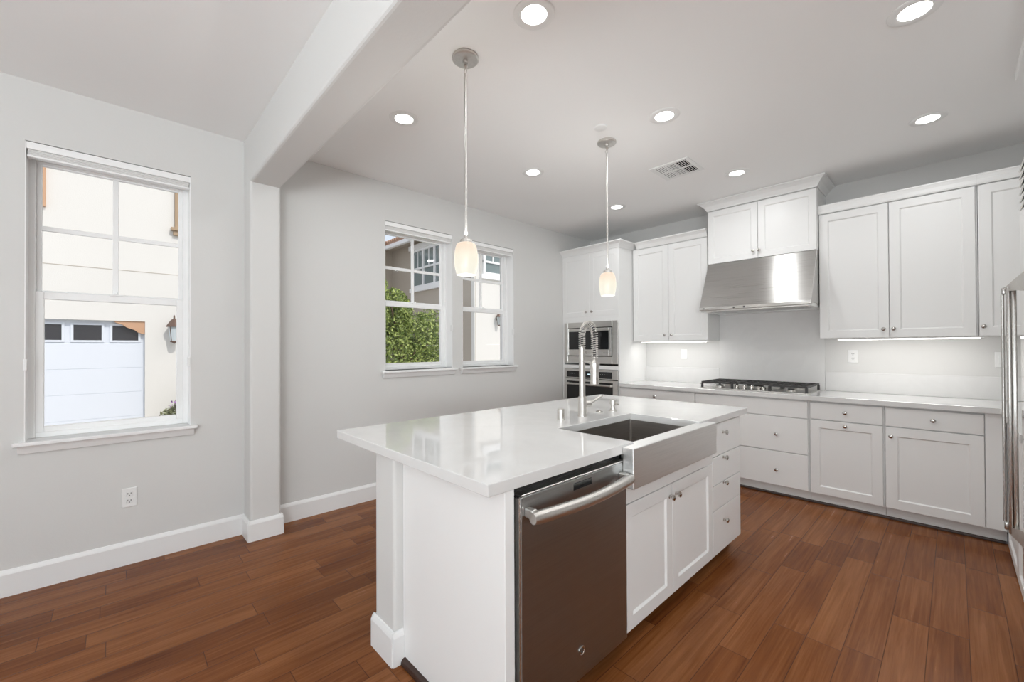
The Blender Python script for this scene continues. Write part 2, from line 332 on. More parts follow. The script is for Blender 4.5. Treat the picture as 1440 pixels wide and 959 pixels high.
# ------------------------------------------------------------------ windows
def window(n, y0, y1, z0, z1, zm0, zm1, label):
    W = thing('window_%d' % n, None, None, (-.12, (y0+y1)/2, z0), kind='structure')
    F = lambda u, v, w_: (w_, u, v)
    build('window_frame', MB().ring(F, y0, y1, z0, z1-.045, (.030, .030, .032, .03), -.175, -.105, .003), M['vinyl'], W)
    a, b = y0+.028, y1-.028
    up_ = MB().ring(F, a, b, zm0-.035, z1-.07, (.024, .024, .05, .014), -.168, -.145, .003)
    yc = (y0+y1)/2; zc = (zm0+.015+z1-.084)/2
    up_.box(-.164, -.148, yc-.014, yc+.014, zm0-.01, z1-.075, .002); up_.box(-.1635, -.1485, a+.01, b-.01, zc-.014, zc+.014, .002)
    us = build('upper_sash', up_, M['vinyl'], W)
    build('pane', B(-.158, -.154, a+.012, b-.012, zm0-.01, z1-.075), M['glass'], us)
    lo = MB().ring(F, a, b, z0+.028, zm1+.045, (.036, .036, .034, .043), -.142, -.112, .003)
    ls = build('lower_sash', lo, M['vinyl'], W)
    build('pane', B(-.130, -.126, a+.02, b-.02, z0+.045, zm1+.02), M['glass'], ls)
    lk = MB().box(-.118, -.100, yc-.03, yc+.03, zm1+.042, zm1+.052, .002)
    lk.cyl((-.11, yc, zm1+.05), (-.11, yc, zm1+.064), .009, 12)
    build('sash_lock', lk, M['vinyl'], ls)
    # stool and apron
    prof = [(-.105, -.022), (.040, -.022), (.046, -.016), (.046, -.006), (.040, 0), (-.105, 0)]
    st = MB().box(-.105, 0, y0, y1, z0-.022, z0, .0)
    st.box(0, .044, y0-.04, y1+.035, z0-.022, z0, .005, 2)
    st.prism([(0, -.064), (.014, -.064), (.024, -.036), (.030, -.022), (0, -.022)], lambda p, q, h: (p, h, z0+q), y0-.022, y1+.018)
    build('window_sill', st, M['trim'], W)
    jl = MB().box(-.105, -.001, y0, y0+.004, z0, z1-.003).box(-.105, -.001, y1-.004, y1, z0, z1-.003).box(-.105, -.06, y0, y1, z1-.004, z1)
    build('jamb_liner', jl, M['vinyl'], W)
    return W
window(1, *WINS[0], 1.665, 1.625, '')
window(2, *WINS[1], 1.770, 1.725, '')
window(3, *WINS[2], 1.770, 1.725, '')
for i, (a, b, z0, z1) in enumerate(WINS):
    lab = ['white cellular shade drawn up at the top of the near left window', 'white cellular shade drawn up on the left window of the pair', 'white cellular shade drawn up on the right window of the pair'][i]
    T = thing('window_shade', lab, 'window shade', (-.03, (a+b)/2, z1-.085), group='raised shades in the left wall windows')
    build('headrail', MB().box(-.056, -.002, a+.003, b-.003, z1-.043, z1-.003, .004, 2), M['vinyl'], T)
    st = MB()
    for k in range(4): st.box(-.052, -.008, a+.008, b-.008, z1-.0515-k*.0075, z1-.0445-k*.0075, .0025)
    build('folded_fabric', st, M['fabric'], T)
    build('bottom_rail', MB().box(-.052, -.007, a+.006, b-.006, z1-.086, z1-.0745, .003, 2), M['vinyl'], T)
    zc = [1.26, 1.55, 1.53][i]
    yy = b-.004
    cd_ = MB().tube([(-.004, yy, z1-.03), (-.002, yy, zc)], .0013, 6); cd_.tube([(-.016, yy, z1-.03), (-.014, yy, zc)], .0013, 6)
    build('lift_cord', cd_, M['whiteplastic'], T)
    build('cord_tensioner', MB().box(-.020, .010, yy-.012, yy+.004, zc-.045, zc+.02, .004, 2), M['whiteplastic'], T)
    if i == 0:
        build('cord_tensioner', MB().box(-.020, .010, a-.004, a+.012, zc-.045, zc+.02, .004, 2), M['whiteplastic'], T)

# unseen glazing, added behind and beside the viewer so the daylight has a source
F = lambda u, v, w_: (u, w_, v)
g4 = thing('window_4', None, None, (.77, YN-.1, .5), kind='structure')
build('window_frame', MB().ring(F, .66, .88, .5, 2.4, .025, YN-.14, YN-.06), M['vinyl'], g4); build('pane', B(.68, .86, YN-.102, YN-.098, .54, 2.36), M['glass'], g4)
g5 = thing('added_door_1', None, None, (3.6, YN-.1, 0), kind='structure')
gm = MB().ring(F, 1.8, 5.4, 0, 2.35, .07, YN-.14, YN-.06); gm.box(3.55, 3.65, YN-.13, YN-.07, .07, 2.28, .003)
build('door_frame', gm, M['vinyl'], g5); build('pane', B(1.86, 5.34, YN-.102, YN-.098, .06, 2.3), M['glass'], g5)
F2 = lambda u, v, w_: (w_, u, v)
g6 = thing('window_5', None, None, (XF+.1, -2.37, .3), kind='structure')
build('window_frame', MB().ring(F2, -3.25, -1.5, .3, 2.4, .06, XF+.06, XF+.14).box(XF+.07, XF+.13, -2.41, -2.34, .36, 2.34, .003), M['vinyl'], g6); build('pane', B(XF+.098, XF+.102, -3.21, -1.54, .34, 2.36), M['glass'], g6)

# ------------------------------------------------------------------ ceiling fittings
def downlight(x, y, label):
    T = thing('recessed_downlight', label, 'ceiling light', (x, y, H), group='recessed downlights in the kitchen ceiling')
    build('trim_ring', MB().lathe([(.058, 0), (.058, -.004), (.064, -.006), (.088, -.006), (.094, -.002), (.094, 0)], (x, y, H), 'Z', 40), M['whiteplastic'], T)
    build('lens', MB().lathe([(0, -.0035), (.057, -.0035), (.058, -.001), (.058, 0), (0, 0)], (x, y, H-.0005), 'Z', 40), M['ledlens'], T)
    l = light('downlight_beam', 'AREA', (x, y, H-.02), {1: 2.4, 2: 3.7, 3: 4.1}[int(x)], (.975, .995, 1), aim=(0, 0, -1), shape='DISK', size=.11)
    l.parent = T; l.location = (0, 0, -.02)
for x, y, lab in [
    (1.07, 1.375, 'recessed downlight nearest the beam, left of the long pendant'),
    (2.247, 1.372, 'recessed downlight at the top edge, right of the long pendant canopy'),
    (3.43, 1.38, 'recessed downlight straight above the viewer beside the refrigerator'),
    (1.07, 2.60, 'recessed downlight over the floor between the two pendants'),
    (2.255, 2.594, 'recessed downlight between the far pendant and the range hood'),
    (3.43, 2.603, 'largest recessed downlight, cut close to the top right corner of the photo'),
    (1.066, 3.902, 'recessed downlight in the far corner by the oven tower'),
    (2.259, 3.903, 'recessed downlight in front of the range hood cabinet, right of the air vent'),
    (3.433, 3.907, 'recessed downlight above the right run of wall cabinets')]:
    downlight(x, y, lab)

def pendant(x, y, ztop, label):
    T = thing('pendant_lamp', label, 'pendant light', (x, y, H), group='pendant lamps over the island')
    build('canopy', MB().lathe([(0, 0), (.066, 0), (.068, -.006), (.068, -.014), (.063, -.0185), (.016, -.0205), (.0135, -.034), (0, -.036)], (x, y, H), 'Z', 36), M['nickel'], T)
    sw = MB().lathe([(0, 0), (.009, -.002), (.011, -.012), (.006, -.020), (0, -.021)], (x+.002, y, H-.040), 'Z', 16)
    pts = [(x+.010*math.cos(t_), y, H-.073+.015*math.sin(t_)) for t_ in [k*math.pi/8 for k in range(17)]]
    sw.tube(pts, .0022, 8); sw.lathe([(0, 0), (.006, -.001), (.008, -.012), (.0065, -.04), (0, -.041)], (x, y, H-.086), 'Z', 16)
    build('swivel', sw, M['nickel'], T)
    build('rod', MB().cyl((x, y, ztop+.02), (x, y, H-.12), .0062, 16), M['nickel'], T)
    build('fitter', MB().lathe([(0, .034), (.012, .034), (.014, .022), (.030, .016), (.032, .0), (.028, -.004), (0, -.004)], (x, y, ztop), 'Z', 28), M['nickel'], T)
    R = .062; h = .166
    prof = [(.0, -.001), (.036, -.001), (.044, -.004), (.051, -.014), (.0575, -.040), (.0615, -.075), (.0615, -.100), (.058, -.130), (.052, -.155), (.0485, -h), (.0455, -h), (.0485, -.153), (.055, -.128), (.0585, -.100), (.0585, -.075), (.0545, -.042), (.047, -.016), (.0, -.006)]
    build('glass_shade', MB().lathe(prof, (x, y, ztop), 'Z', 36), M['lampshade'], T)
    # bulb light below the shade, and an added uplight to brighten the ceiling
    l = light('pendant_bulb', 'POINT', (x, y, ztop-.20), 2.4, (1, .97, .93), shadow_soft_size=.03); l.parent = T; l.location = (0, 0, ztop-.20-H)
    l = light('added_ceiling_uplight', 'AREA', (x, y, ztop+.04), 2.0, (1, .98, .95), aim=(0, 0, 1), shape='DISK', size=.07); l.parent = T; l.location = (0, 0, ztop+.04-H)
pendant(1.811, 1.316, 1.872, 'satin nickel pendant with opal glass shade nearer the viewer, over the island end')
pendant(1.803, 2.612, 1.873, 'satin nickel pendant with opal glass shade in front of the oven tower cabinet')

T = thing('sprinkler_cover', 'small round white sprinkler cover on the ceiling beside the far pendant canopy', 'sprinkler', (1.89, 2.41, H))
build('cover_plate', MB().lathe([(0, -.010), (.036, -.010), (.042, -.007), (.044, -.001), (.044, 0), (0, 0)], (1.89, 2.41, H), 'Z', 32), M['whiteplastic'], T)
# air register
X0, X1, Y0, Y1 = 1.775, 2.105, 3.275, 3.605
T = thing('air_vent', 'square white supply air register in the ceiling in front of the range hood', 'air vent', ((X0+X1)/2, (Y0+Y1)/2, H))
build('vent_frame', MB().ring(lambda u, v, w_: (u, v, w_), X0, X1, Y0, Y1, .032, H-.010, H, .003), M['whiteplastic'], T)
build('duct_dark_plate', B(X0+.03, X1-.03, Y0+.03, Y1-.03, H-.004, H-.0005), M['darkgap'], T)  # black plate painting in the dark inside the duct
dv = MB(); xm = (X0+X1)/2; ym = (Y0+Y1)/2
dv.box(X0+.125, X0+.135, Y0+.03, Y1-.03, H-.010, H-.003, .001); dv.box(X0+.20, X0+.21, Y0+.03, Y1-.03, H-.010, H-.003, .001); dv.box(X0+.03, X1-.03, ym-.010, ym+.010, H-.0101, H-.0031, .001)
build('divider', dv, M['whiteplastic'], T)
def fin(mb, a0, a1, c, along, w_):
    if along == 'Y': mb.box(c-w_, c+w_, a0, a1, H-.0095, H-.007, .0008)
    else: mb.box(a0, a1, c-w_, c+w_, H-.0095, H-.007, .0008)
for (xa, xb, ya, yb, al, wf) in ((X0+.03, X0+.125, Y0+.03, Y1-.03, 'Y', .0070), (X0+.135, X0+.20, Y0+.03, Y1-.03, 'X', .0055), (X0+.21, X1-.03, Y0+.03, ym-.01, 'Y', .0026), (X0+.21, X1-.03, ym+.01, Y1-.03, 'Y', .0026)):
    n_ = 12 if al == 'X' else 5
    for k in range(n_):
        m_ = MB()
        if al == 'Y': fin(m_, ya, yb, xa+(k+.5)*(xb-xa)/n_, 'Y', wf)
        else: fin(m_, xa, xb, ya+(k+.5)*(yb-ya)/n_, 'X', wf)
        build('fin', m_, M['whiteplastic'], T)

# ------------------------------------------------------------------ wall plates
def plate(name, fr, u, v, label, kind='outlet', nrm=None):
    c = fr(u, v, 0); T = thing(name, label, 'outlet' if kind == 'outlet' else 'switch', c)
    def bx(mb, du0, du1, dv0, dv1, w0, w1, bev=.001):
        p = fr(u+du0, v+dv0, w0); q = fr(u+du1, v+dv1, w1)
        return mb.box(min(p[0], q[0]), max(p[0], q[0]), min(p[1], q[1]), max(p[1], q[1]), min(p[2], q[2]), max(p[2], q[2]), bev)
    build('cover_plate', bx(MB(), -.036, .036, -.059, .059, 0, .006, .002), M['whiteplastic'], T)
    if kind == 'outlet':
        for s_ in (-1, 1):
            f = build('socket', bx(MB(), -.017, .017, s_*.021-.015, s_*.021+.015, .005, .0085, .003), M['whiteplastic'], T)
            sl = MB(); bx(sl, -.0085, -.0055, s_*.021-.001, s_*.021+.009, .008, .009, 0); bx(sl, .0055, .0085, s_*.021-.001, s_*.021+.009, .008, .009, 0); bx(sl, -.003, .003, s_*.021-.010, s_*.021-.005, .008, .009, 0)
            build('slot', sl, M['slot'], f)
    else:
        build('rocker', bx(MB(), -.017, .017, -.034, .034, .005, .010, .002), M['whiteplastic'], T)
LEFTW = lambda u, v, w_: (w_, u, v)
plate('wall_outlet', LEFTW, .069, .411, 'white duplex wall outlet low on the left wall below the window')
plate('wall_switch', BACK(YB-.002), 1.34, 1.245, 'white rocker switch on the wall under the left wall cabinet', 'switch')
plate('wall_outlet', BACK(YB-.002), 2.905, 1.238, 'white duplex outlet on the wall under the lit right wall cabinets')
plate('wall_switch', BACK(YB-.002), 3.79, 1.222, 'white switch plate on the wall beside the refrigerator handle', 'switch')

# ------------------------------------------------------------------ back wall cabinetry
YC = 4.2765; YU = 4.5665; DT = .02; G = .0035
def carcass(mb, x0, x1, y0, y1, z0, z1): return mb.box(x0, x1, y0, y1, z0, z1, .001)
def slab_front(fr, u0, u1, v0, v1, th=.02):
    p = fr(u0, v0, -th); q = fr(u1, v1, 0)
    return MB().box(min(p[0], q[0]), max(p[0], q[0]), min(p[1], q[1]), max(p[1], q[1]), min(p[2], q[2]), max(p[2], q[2]), .002)
def door(parent, fr, u0, u1, v0, v1, kn=None, axis='-Y', name='door', rail=.062):
    d = build(name, MB().shaker(fr, u0, u1, v0, v1, rail=rail), M['cab'], parent)
    if kn: knob(fr(kn[0], kn[1], 0), axis, d)
    return d
def drawer(parent, fr, u0, u1, v0, v1, kn=None, axis='-Y', name='drawer'):
    d = build(name, slab_front(fr, u0, u1, v0, v1), M['cab'], parent)
    if kn: knob(fr(kn[0], kn[1], 0), axis, d)
    return d
fb = BACK(YC); fu = BACK(YU)
TOE = YC+.065
# oven tower ---------------------------------------------------------------
T = thing('oven_tower_cabinet', 'tall white cabinet in the far left corner holding the oven and microwave', 'cabinet', (.425, 4.6, 0))
b_ = MB().box(.003, .85, TOE, YB-.002, 0, .09).box(.003, .030, YC+.002, YB-.002, .09, 2.51).box(.834, .852, YC+.002, YB-.002, .09, 2.51)
b_.box(.03, .834, YC+.002, YB-.002, 1.66, 2.51).box(.03, .834, YC+.002, YB-.002, 1.065, 1.11).box(.03, .834, YC+.002, YB-.002, .09, .33).box(.03, .834, YB-.03, YB-.002, .33, 1.66)
b_.box(.03, .834, YC+.002, YC+.022, 1.645, 1.66)
build('body', b_, M['cab'], T)
def crown(x0, x1, yf, z0, z1, proj, left=False, right=False, yb=YB):
    """mitred cove crown; returns to the wall on exposed sides"""
    P = [(0, 0), (.006, 0), (.010, .012), (proj*.45, (z1-z0)*.52), (proj*.82, (z1-z0)*.80), (proj, (z1-z0)*.86), (proj, z1-z0), (0, z1-z0)]
    mb = MB(); t = bmesh.new(); secs = []
    path = []
    if left: path.append(((x0, yb), (-1, 0)))
    path.append(((x0, yf), (-1 if left else 0, -1))); path.append(((x1, yf), (1 if right else 0, -1)))
    if right: path.append(((x1, yb), (1, 0)))
    for (px, py), (dx, dy) in path: secs.append([t.verts.new((px+dx*a, py+dy*a, z0+h)) for a, h in P])
    for A_, B_ in zip(secs, secs[1:]):
        for k in range(len(P)): t.faces.new((A_[k], A_[(k+1) % len(P)], B_[(k+1) % len(P)], B_[k]))
    t.faces.new(secs[0]); t.faces.new(secs[-1]); bmesh.ops.recalc_face_normals(t, faces=t.faces)
    mb.add(t); return mb
build('crown_moulding', crown(.001, .852, YC, 2.505, 2.582, .06, right=True), M['cab'], T)
door(T, fb, .012, .4305, 1.715, 2.498, (.390, 1.772)); door(T, fb, .434, .848, 1.715, 2.498, (.474, 1.772))
drawer(T, fb, .012, .848, .10, .325, (.43, .21))
# microwave ----------------------------------------------------------------
def frbox(mb, fr, u0, u1, v0, v1, w0, w1, bev=.001, seg=1):
    p = fr(u0, v0, w0); q = fr(u1, v1, w1)
    return mb.box(min(p[0], q[0]), max(p[0], q[0]), min(p[1], q[1]), max(p[1], q[1]), min(p[2], q[2]), max(p[2], q[2]), bev, seg)
T = thing('microwave_oven', 'stainless steel built-in microwave with trim kit, above the wall oven', 'microwave', (.44, 4.5, 1.13))
build('housing', B(.06, .80, YC-.004, YB-.1, 1.15, 1.63, .002), M['black'], T)
build('trim_frame', MB().ring(fb, .044, .836, 1.132, 1.648, (.052, .072, .088, .070), .002, .018, .003), M['steel_h'], T)
build('gasket', MB().ring(fb, .092, .768, 1.216, 1.582, .012, .0, .014, .002), M['black'], T)
fr_ = build('door_frame', MB().ring(fb, .106, .754, 1.230, 1.568, (.014, .034, .075, .036), .004, .024, .003), M['steel_h'], T)
build('window', frbox(MB(), fb, .118, .722, 1.303, 1.534, .004, .021, .002), M['blackglass'], T)
bd = MB().lathe([(0, 0), (.017, 0), (.017, .002), (.0145, .003), (.013, .002), (0, .002)], fb(.395, 1.268, .023), '-Y', 24)
build('badge', bd, M['knob'], fr_)
bt = MB()
for k in range(4): frbox(bt, fb, .645+k*.02, .657+k*.02, 1.262, 1.268, .0235, .0245, 0)
build('button_marks', bt, M['slot'], fr_)
# wall oven ------------------------------------------------------------------
T = thing('wall_oven', 'stainless steel wall oven with black control panel under the microwave', 'oven', (.44, 4.5, .34))
build('housing', B(.06, .80, YC-.003, YB-.1, .35, 1.05, .002), M['black'], T)
cp = build('control_panel', frbox(MB(), fb, .044, .836, .945, 1.062, .002, .022, .003), M['steel_h'], T)
build('display_glass', frbox(MB(), fb, .085, .765, .955, 1.035, .020, .024, .001), M['blackglass'], cp)
dm = MB(); frbox(dm, fb, .415, .455, .99, 1.005, .0235, .0245, 0)
build('clock_digits', dm, mat('oven_display', (.4, .5, .55), .3, emis=(.6, .8, .9), es=1.0, build=bump_noise(30, .01)), cp)
for u_ in (.15, .18, .21, .60, .63, .66, .69):
    build('touch_mark', frbox(MB(), fb, u_, u_+.010, 1.0, 1.004, .0235, .0243, 0), M['nickel'], cp)
od = build('oven_door', MB().ring(fb, .044, .836, .345, .935, (.045, .062, .10, .03), .002, .026, .003), M['steel_h'], T)
build('door_glass', frbox(MB(), fb, .080, .780, .42, .915, .004, .024, .001), M['blackglass'], od)
hd = MB().tube([fb(.10, .875, .068), fb(.20, .875, .072), fb(.66, .875, .072), fb(.775, .875, .068)], .013, 14)
frbox(hd, fb, .10, .125, .862, .888, .02, .066, .003); frbox(hd, fb, .75, .775, .862, .888, .02, .066, .003)
build('handle', hd, M['nickel'], od)

# base run ---------------------------------------------------------------------
def base_body(T, x0, x1):
    mb = MB().box(x0+.001, x1-.001, YC+.0215, YB-.002, .09, .873)
    build('body', mb, M['cab'], T)
    build('toe_kick', B(x0+.001, x1-.001, TOE, TOE+.02, .0, .09), M['cab'], T)
LAB = dict
T = thing('base_cabinet', 'white base cabinet with one drawer, between the oven tower and the cooktop drawers', 'cabinet', (1.288, 4.6, 0))
base_body(T, .853, 1.727)
drawer(T, fb, .858, 1.7215, .722, .860, (1.293, .795)); door(T, fb, .858, 1.288, .10, .713, (1.25, .65)); door(T, fb, 1.292, 1.7215, .10, .713, (1.33, .65))
T = thing('base_cabinet', 'white base cabinet of wide plain drawers under the gas cooktop', 'cabinet', (2.207, 4.6, 0))
base_body(T, 1.727, 2.687)
build('false_front', slab_front(fb, 1.733, 2.678, .715, .860), M['cab'], T)
drawer(T, fb, 1.733, 2.678, .405, .7095, (2.447, .556)); drawer(T, fb, 1.733, 2.678, .10, .3995, (2.447, .238))
T = thing('base_cabinet', 'narrow white base cabinet with two knobs stacked at top centre, right of the cooktop', 'cabinet', (2.93, 4.6, 0))
base_body(T, 2.687, 3.168)
drawer(T, fb, 2.697, 3.158, .722, .860, (2.932, .793)); door(T, fb, 2.697, 3.158, .10, .7145, (2.932, .685), rail=.062)
T = thing('base_cabinet', 'wide white base cabinet with drawer over one door, beside the refrigerator', 'cabinet', (3.45, 4.6, 0))
base_body(T, 3.168, 3.776)
drawer(T, fb, 3.175, 3.676, .722, .860, (3.432, .793)); door(T, fb, 3.175, 3.676, .10, .7145, (3.206, .648), rail=.065)
build('filler_panel', slab_front(fb, 3.680, 3.774, .10, .872, .018), M['cab'], T)
for n_, a, b in ():
    pass
sh = MB().prism([(0, 0), (-.014, 0), (-.014, .007), (-.008, .016), (0, .018)], lambda a, b, h: (h, TOE-.0005+a, b), .006, 3.772)
tag(build('shoe_moulding', sh, M['darkwood']), 'dark shoe moulding along the foot of the back wall cabinets', 'moulding')
# countertop -------------------------------------------------------------------
cpoly = [(.855, YC-.028), (3.748, YC-.028), (3.748, 3.062), (XR-.001, 3.062), (XR-.001, YB-.001), (.855, YB-.001)]
ct = MB().prism(cpoly, lambda a, b, h: (a, b, h), .8745, .914, .0025, 2)
tag(build('countertop', ct, M['quartz']), 'white quartz countertop along the back wall under the cooktop', 'countertop')
tag(build('backsplash', B(.855, 1.745, YB-.021, YB-.0015, .9145, 1.09, .002), M['splash']), 'low white quartz upstand left of the cooktop by the oven tower', 'backsplash', 'quartz backsplash pieces')
tag(build('backsplash', B(2.70, XR-.002, YB-.021, YB-.0015, .9145, 1.09, .002), M['splash']), 'low white quartz upstand right of the cooktop under the wall outlets', 'backsplash', 'quartz backsplash pieces')
tag(build('backsplash', B(1.747, 2.698, YB-.022, YB-.0015, .9145, 1.86, .002), M['splash']), 'tall white quartz slab behind the gas cooktop under the hood', 'backsplash', 'quartz backsplash pieces')

# wall cabinets -------------------------------------------------------------------
T = thing('wall_cabinet', 'white two-door wall cabinet between the oven tower and the range hood', 'cabinet', (1.307, 4.73, 1.40))
build('body', B(.855, 1.747, YU+.0215, YB-.002, 1.40, 2.51), M['cab'], T)
door(T, fu, .868, 1.3085, 1.403, 2.498, (1.272, 1.468)); door(T, fu, 1.312, 1.745, 1.403, 2.498, (1.352, 1.468))
build('crown_moulding', crown(.917, 1.747, YU, 2.505, 2.582, .055), M['cab'], T)
T = thing('wall_cabinet', 'short white two-door wall cabinet directly above the range hood', 'cabinet', (2.24, 4.73, 2.20))
YH = 4.517; fh = BACK(YH)
build('body', B(1.770, 2.712, YH+.0215, YB-.002, 2.190, 2.80), M['cab'], T)
door(T, fh, 1.773, 2.2395, 2.193, 2.740, (2.205, 2.262), rail=.055); door(T, fh, 2.243, 2.709, 2.193, 2.740, (2.256, 2.262), rail=.055)
build('crown_moulding', crown(1.770, 2.712, YH, 2.747, 2.833, .075, True, True), M['cab'], T)
T = thing('wall_cabinet', 'large white two-door wall cabinet right of the range hood', 'cabinet', (3.19, 4.73, 1.40))
build('body', B(2.714, 3.664, YU+.0215, YB-.002, 1.40, 2.51), M['cab'], T)
door(T, fu, 2.718, 3.1785, 1.403, 2.498, (3.146, 1.470)); door(T, fu, 3.184, 3.654, 1.403, 2.498, (3.207, 1.470))
build('crown_moulding', crown(2.714, 3.6645, YU, 2.505, 2.582, .012), M['cab'], T)
T = thing('wall_cabinet', 'single-door white wall cabinet in the right corner behind the refrigerator handle', 'cabinet', (3.83, 4.73, 1.40))
build('body', B(3.667, 4.10, YU+.0215, YB-.002, 1.40, 2.51), M['cab'], T)
door(T, fu, 3.670, 4.06, 1.403, 2.498, (3.690, 1.470))
build('crown_moulding', crown(3.6655, 4.10, YU, 2.505, 2.582, .012), M['cab'], T)
for (a, b, lab) in ((.95, 1.70, 'lit white light bar under the wall cabinet left of the hood'), (2.84, 3.675, 'lit white light bar under the wall cabinets right of the hood')):
    T = thing('under_cabinet_light', lab, 'light bar', ((a+b)/2, YU+.06, 1.388), group='light bars under the wall cabinets')
    build('housing', B(a-.02, b+.02, YU+.035, YU+.085, 1.391, 1.3998, .002), M['whiteplastic'], T)
    build('diffuser', B(a, b, YU+.040, YU+.080, 1.383, 1.391, .002), M['strip'], T)
    l = light('under_cabinet_glow', 'AREA', ((a+b)/2, YU+.06, 1.380), 1.9*(b-a), (1, .985, .96), aim=(0, .25, -1), shape='RECTANGLE', size=b-a, size_y=.03)
    l.parent = T; l.location = (0, 0, -.008)

# range hood ---------------------------------------------------------------------
T = thing('range_hood', 'stainless steel range hood with sloping front over the cooktop', 'range hood', (2.24, 4.7, 1.68))
xa, xb = 1.775, 2.712
hp = [(YH-.004, 2.190), (YH-.02, 2.150), (YC+.012, 1.742), (YC, 1.722), (YC, 1.690), (YB-.024, 1.690), (YB-.024, 2.188)]
build('canopy_shell', MB().prism([(YH-.004, 2.188), (YC+.010, 1.735), (YC+.002, 1.722), (YC, 1.695), (YC+.004, 1.690), (YC+.03, 1.690), (YC+.03, 1.71), (YB-.024, 1.71), (YB-.024, 2.188)], lambda a, b, h: (h, a, b), xa, xb, .0025, 2), M['steel_hood'], T)
build('underside_frame', MB().ring(lambda u, v, w_: (u, v, w_), xa+.004, xb-.004, YC+.03, YB-.03, .05, 1.680, 1.7095, .002), M['steel_sink'], T)
fl = MB()
for k in range(36): fl.box(xa+.06+k*.0228, xa+.06+k*.0228+.012, YC+.09, YB-.09, 1.692, 1.70)
build('baffle_filter', fl, M['steel_sink'], T)
for u_ in (2.10, 2.19): build('control_knob', MB().lathe([(0, 0), (.0075, 0), (.0085, .004), (.0075, .010), (0, .011)], (u_, YC+.001, 1.706), '-Y', 16), M['slot'], T)
build('badge', MB().lathe([(0, 0), (.007, 0), (.007, .002), (0, .003)], (1.822, YC+.001, 1.712), '-Y', 16), M['slot'], T)

# cooktop -------------------------------------------------------------------------
T = thing('gas_cooktop', 'stainless gas cooktop with black cast iron grates set in the back counter', 'cooktop', (2.21, 4.57, .914))
cx0, cx1, cy0, cy1 = 1.755, 2.672, 4.335, 4.845
build('tray', B(cx0, cx1, cy0, cy1, .9142, .9225, .003, 2), M['steel_h'], T)
def grate(x0, x1, cy0):
    mb = MB(); z0, z1 = .966, .983; b = .010
    mb.ring(lambda u, v, w_: (u, v, w_), x0, x1, cy0+.012, cy1-.02, b, z0, z1, .001)
    for k in range(1, 4): mb.box(x0+.005, x1-.005, cy0+.012+k*(cy1-cy0-.03)/4-.005, cy0+.012+k*(cy1-cy0-.03)/4+.005, z0, z1-.0005, .001)
    xm_ = (x0+x1)/2; mb.box(xm_-.005, xm_+.005, cy0+.015, cy1-.022, z0, z1-.0007, .001)
    mb.box(x0+(x1-x0)*.25-.004, x0+(x1-x0)*.25+.004, cy0+.015, cy1-.022, z0, z1-.001, .001); mb.box(x0+(x1-x0)*.75-.004, x0+(x1-x0)*.75+.004, cy0+.015, cy1-.022, z0, z1-.001, .001)
    for px in (x0+.006, x1-.006):
        for py in (cy0+.018, cy1-.026): mb.box(px-.009, px+.009, py-.010, py+.010, .9225, z0+.002, .001)
    return mb
for k in range(3): build('grate', grate(cx0+.008+k*.302, cx0+.008+k*.302+.297, cy0 if k != 1 else cy0+.085), M['castiron'], T)
for (bx_, by_, r_) in ((1.90, 4.46, .036), (1.90, 4.70, .030), (2.21, 4.62, .048), (2.52, 4.46, .030), (2.52, 4.70, .036)):
    bn = build('burner', MB().lathe([(0, 0), (r_*1.25, 0), (r_*1.2, .008), (r_, .010), (r_, .016), (0, .016)], (bx_, by_, .9225), 'Z', 28), M['nickel'], T)
    build('burner_cap', MB().lathe([(0, .016), (r_*.9, .016), (r_*.92, .022), (r_*.8, .026), (0, .027)], (bx_, by_, .9225), 'Z', 28), M['black'], bn)
for k in range(5):
    kx = (2.085, 2.150, 2.215, 2.280, 2.325)[k]; ky = 4.385 if k != 4 else 4.360
    build('control_knob', MB().lathe([(0, 0), (.022, 0), (.022, .007), (.019, .009), (.0175, .030), (.014, .034), (0, .034)], (kx, ky, .9225), 'Z', 24), M['knob'], T)

# return cabinet on the right wall and refrigerator ---------------------------------
T = thing('base_cabinet', 'white base cabinet with recessed panel on the right wall behind the refrigerator', 'cabinet', (4.08, 3.65, 0))
build('body', B(3.797, XR-.002, 3.055, YC-.005, 0, .873), M['cab'], T)
fR = RGT(3.776)
for (a, b) in ((3.058, 3.66), (3.664, 4.27)):
    build('panel', MB().shaker(fR, a, b, .012, .868, rail=.055), M['cab'], T)
T = thing('refrigerator', 'tall built-in stainless steel refrigerator with louvered top grille at the right edge', 'refrigerator', (4.07, 2.58, 0))
build('cabinet_shell', B(3.775, XR-.002, 2.12, 3.05, .10, 2.175, .003), M['steel_v'], T)
build('toe_grille', B(3.80, XR-.002, 2.14, 3.03, 0, .10, .002), M['black'], T)
fF = RGT(3.752)
build('freezer_drawer', frbox(MB(), fF, 2.13, 3.042, .12, .475, -.022, 0, .003, 2), M['mirror_steel'], T)
fd = build('refrigerator_door', frbox(MB(), fF, 2.13, 3.042, .485, 1.93, -.022, 0, .006, 3), M['mirror_steel'], T)
build('grille_back', B(3.768, 3.774, 2.14, 3.035, 1.945, 2.17), M['slot'], T)
for k in range(6):
    z_ = 1.955+k*.036
    build('louver', MB().prism([(3.752, z_), (3.756, z_-.004), (3.772, z_+.020), (3.768, z_+.024)], lambda a, b, h: (a, h, b), 2.135, 3.042), M['steel_h'], T)
hm = MB()
hm.tube([(3.6925, 2.930, .535), (3.6925, 2.930, 1.560)], .0058, 12)
hm.box(3.702, 3.716, 2.885, 2.925, .492, 1.592, .005, 3); hm.box(3.716, 3.731, 2.880, 2.918, .492, 1.592, .004, 3)
hm.box(3.690, 3.704, 2.915, 2.940, .500, .535, .004, 2); hm.box(3.690, 3.704, 2.915, 2.940, 1.560, 1.592, .004, 2)
hb_ = build('handle', hm, M['steel_v'], fd)
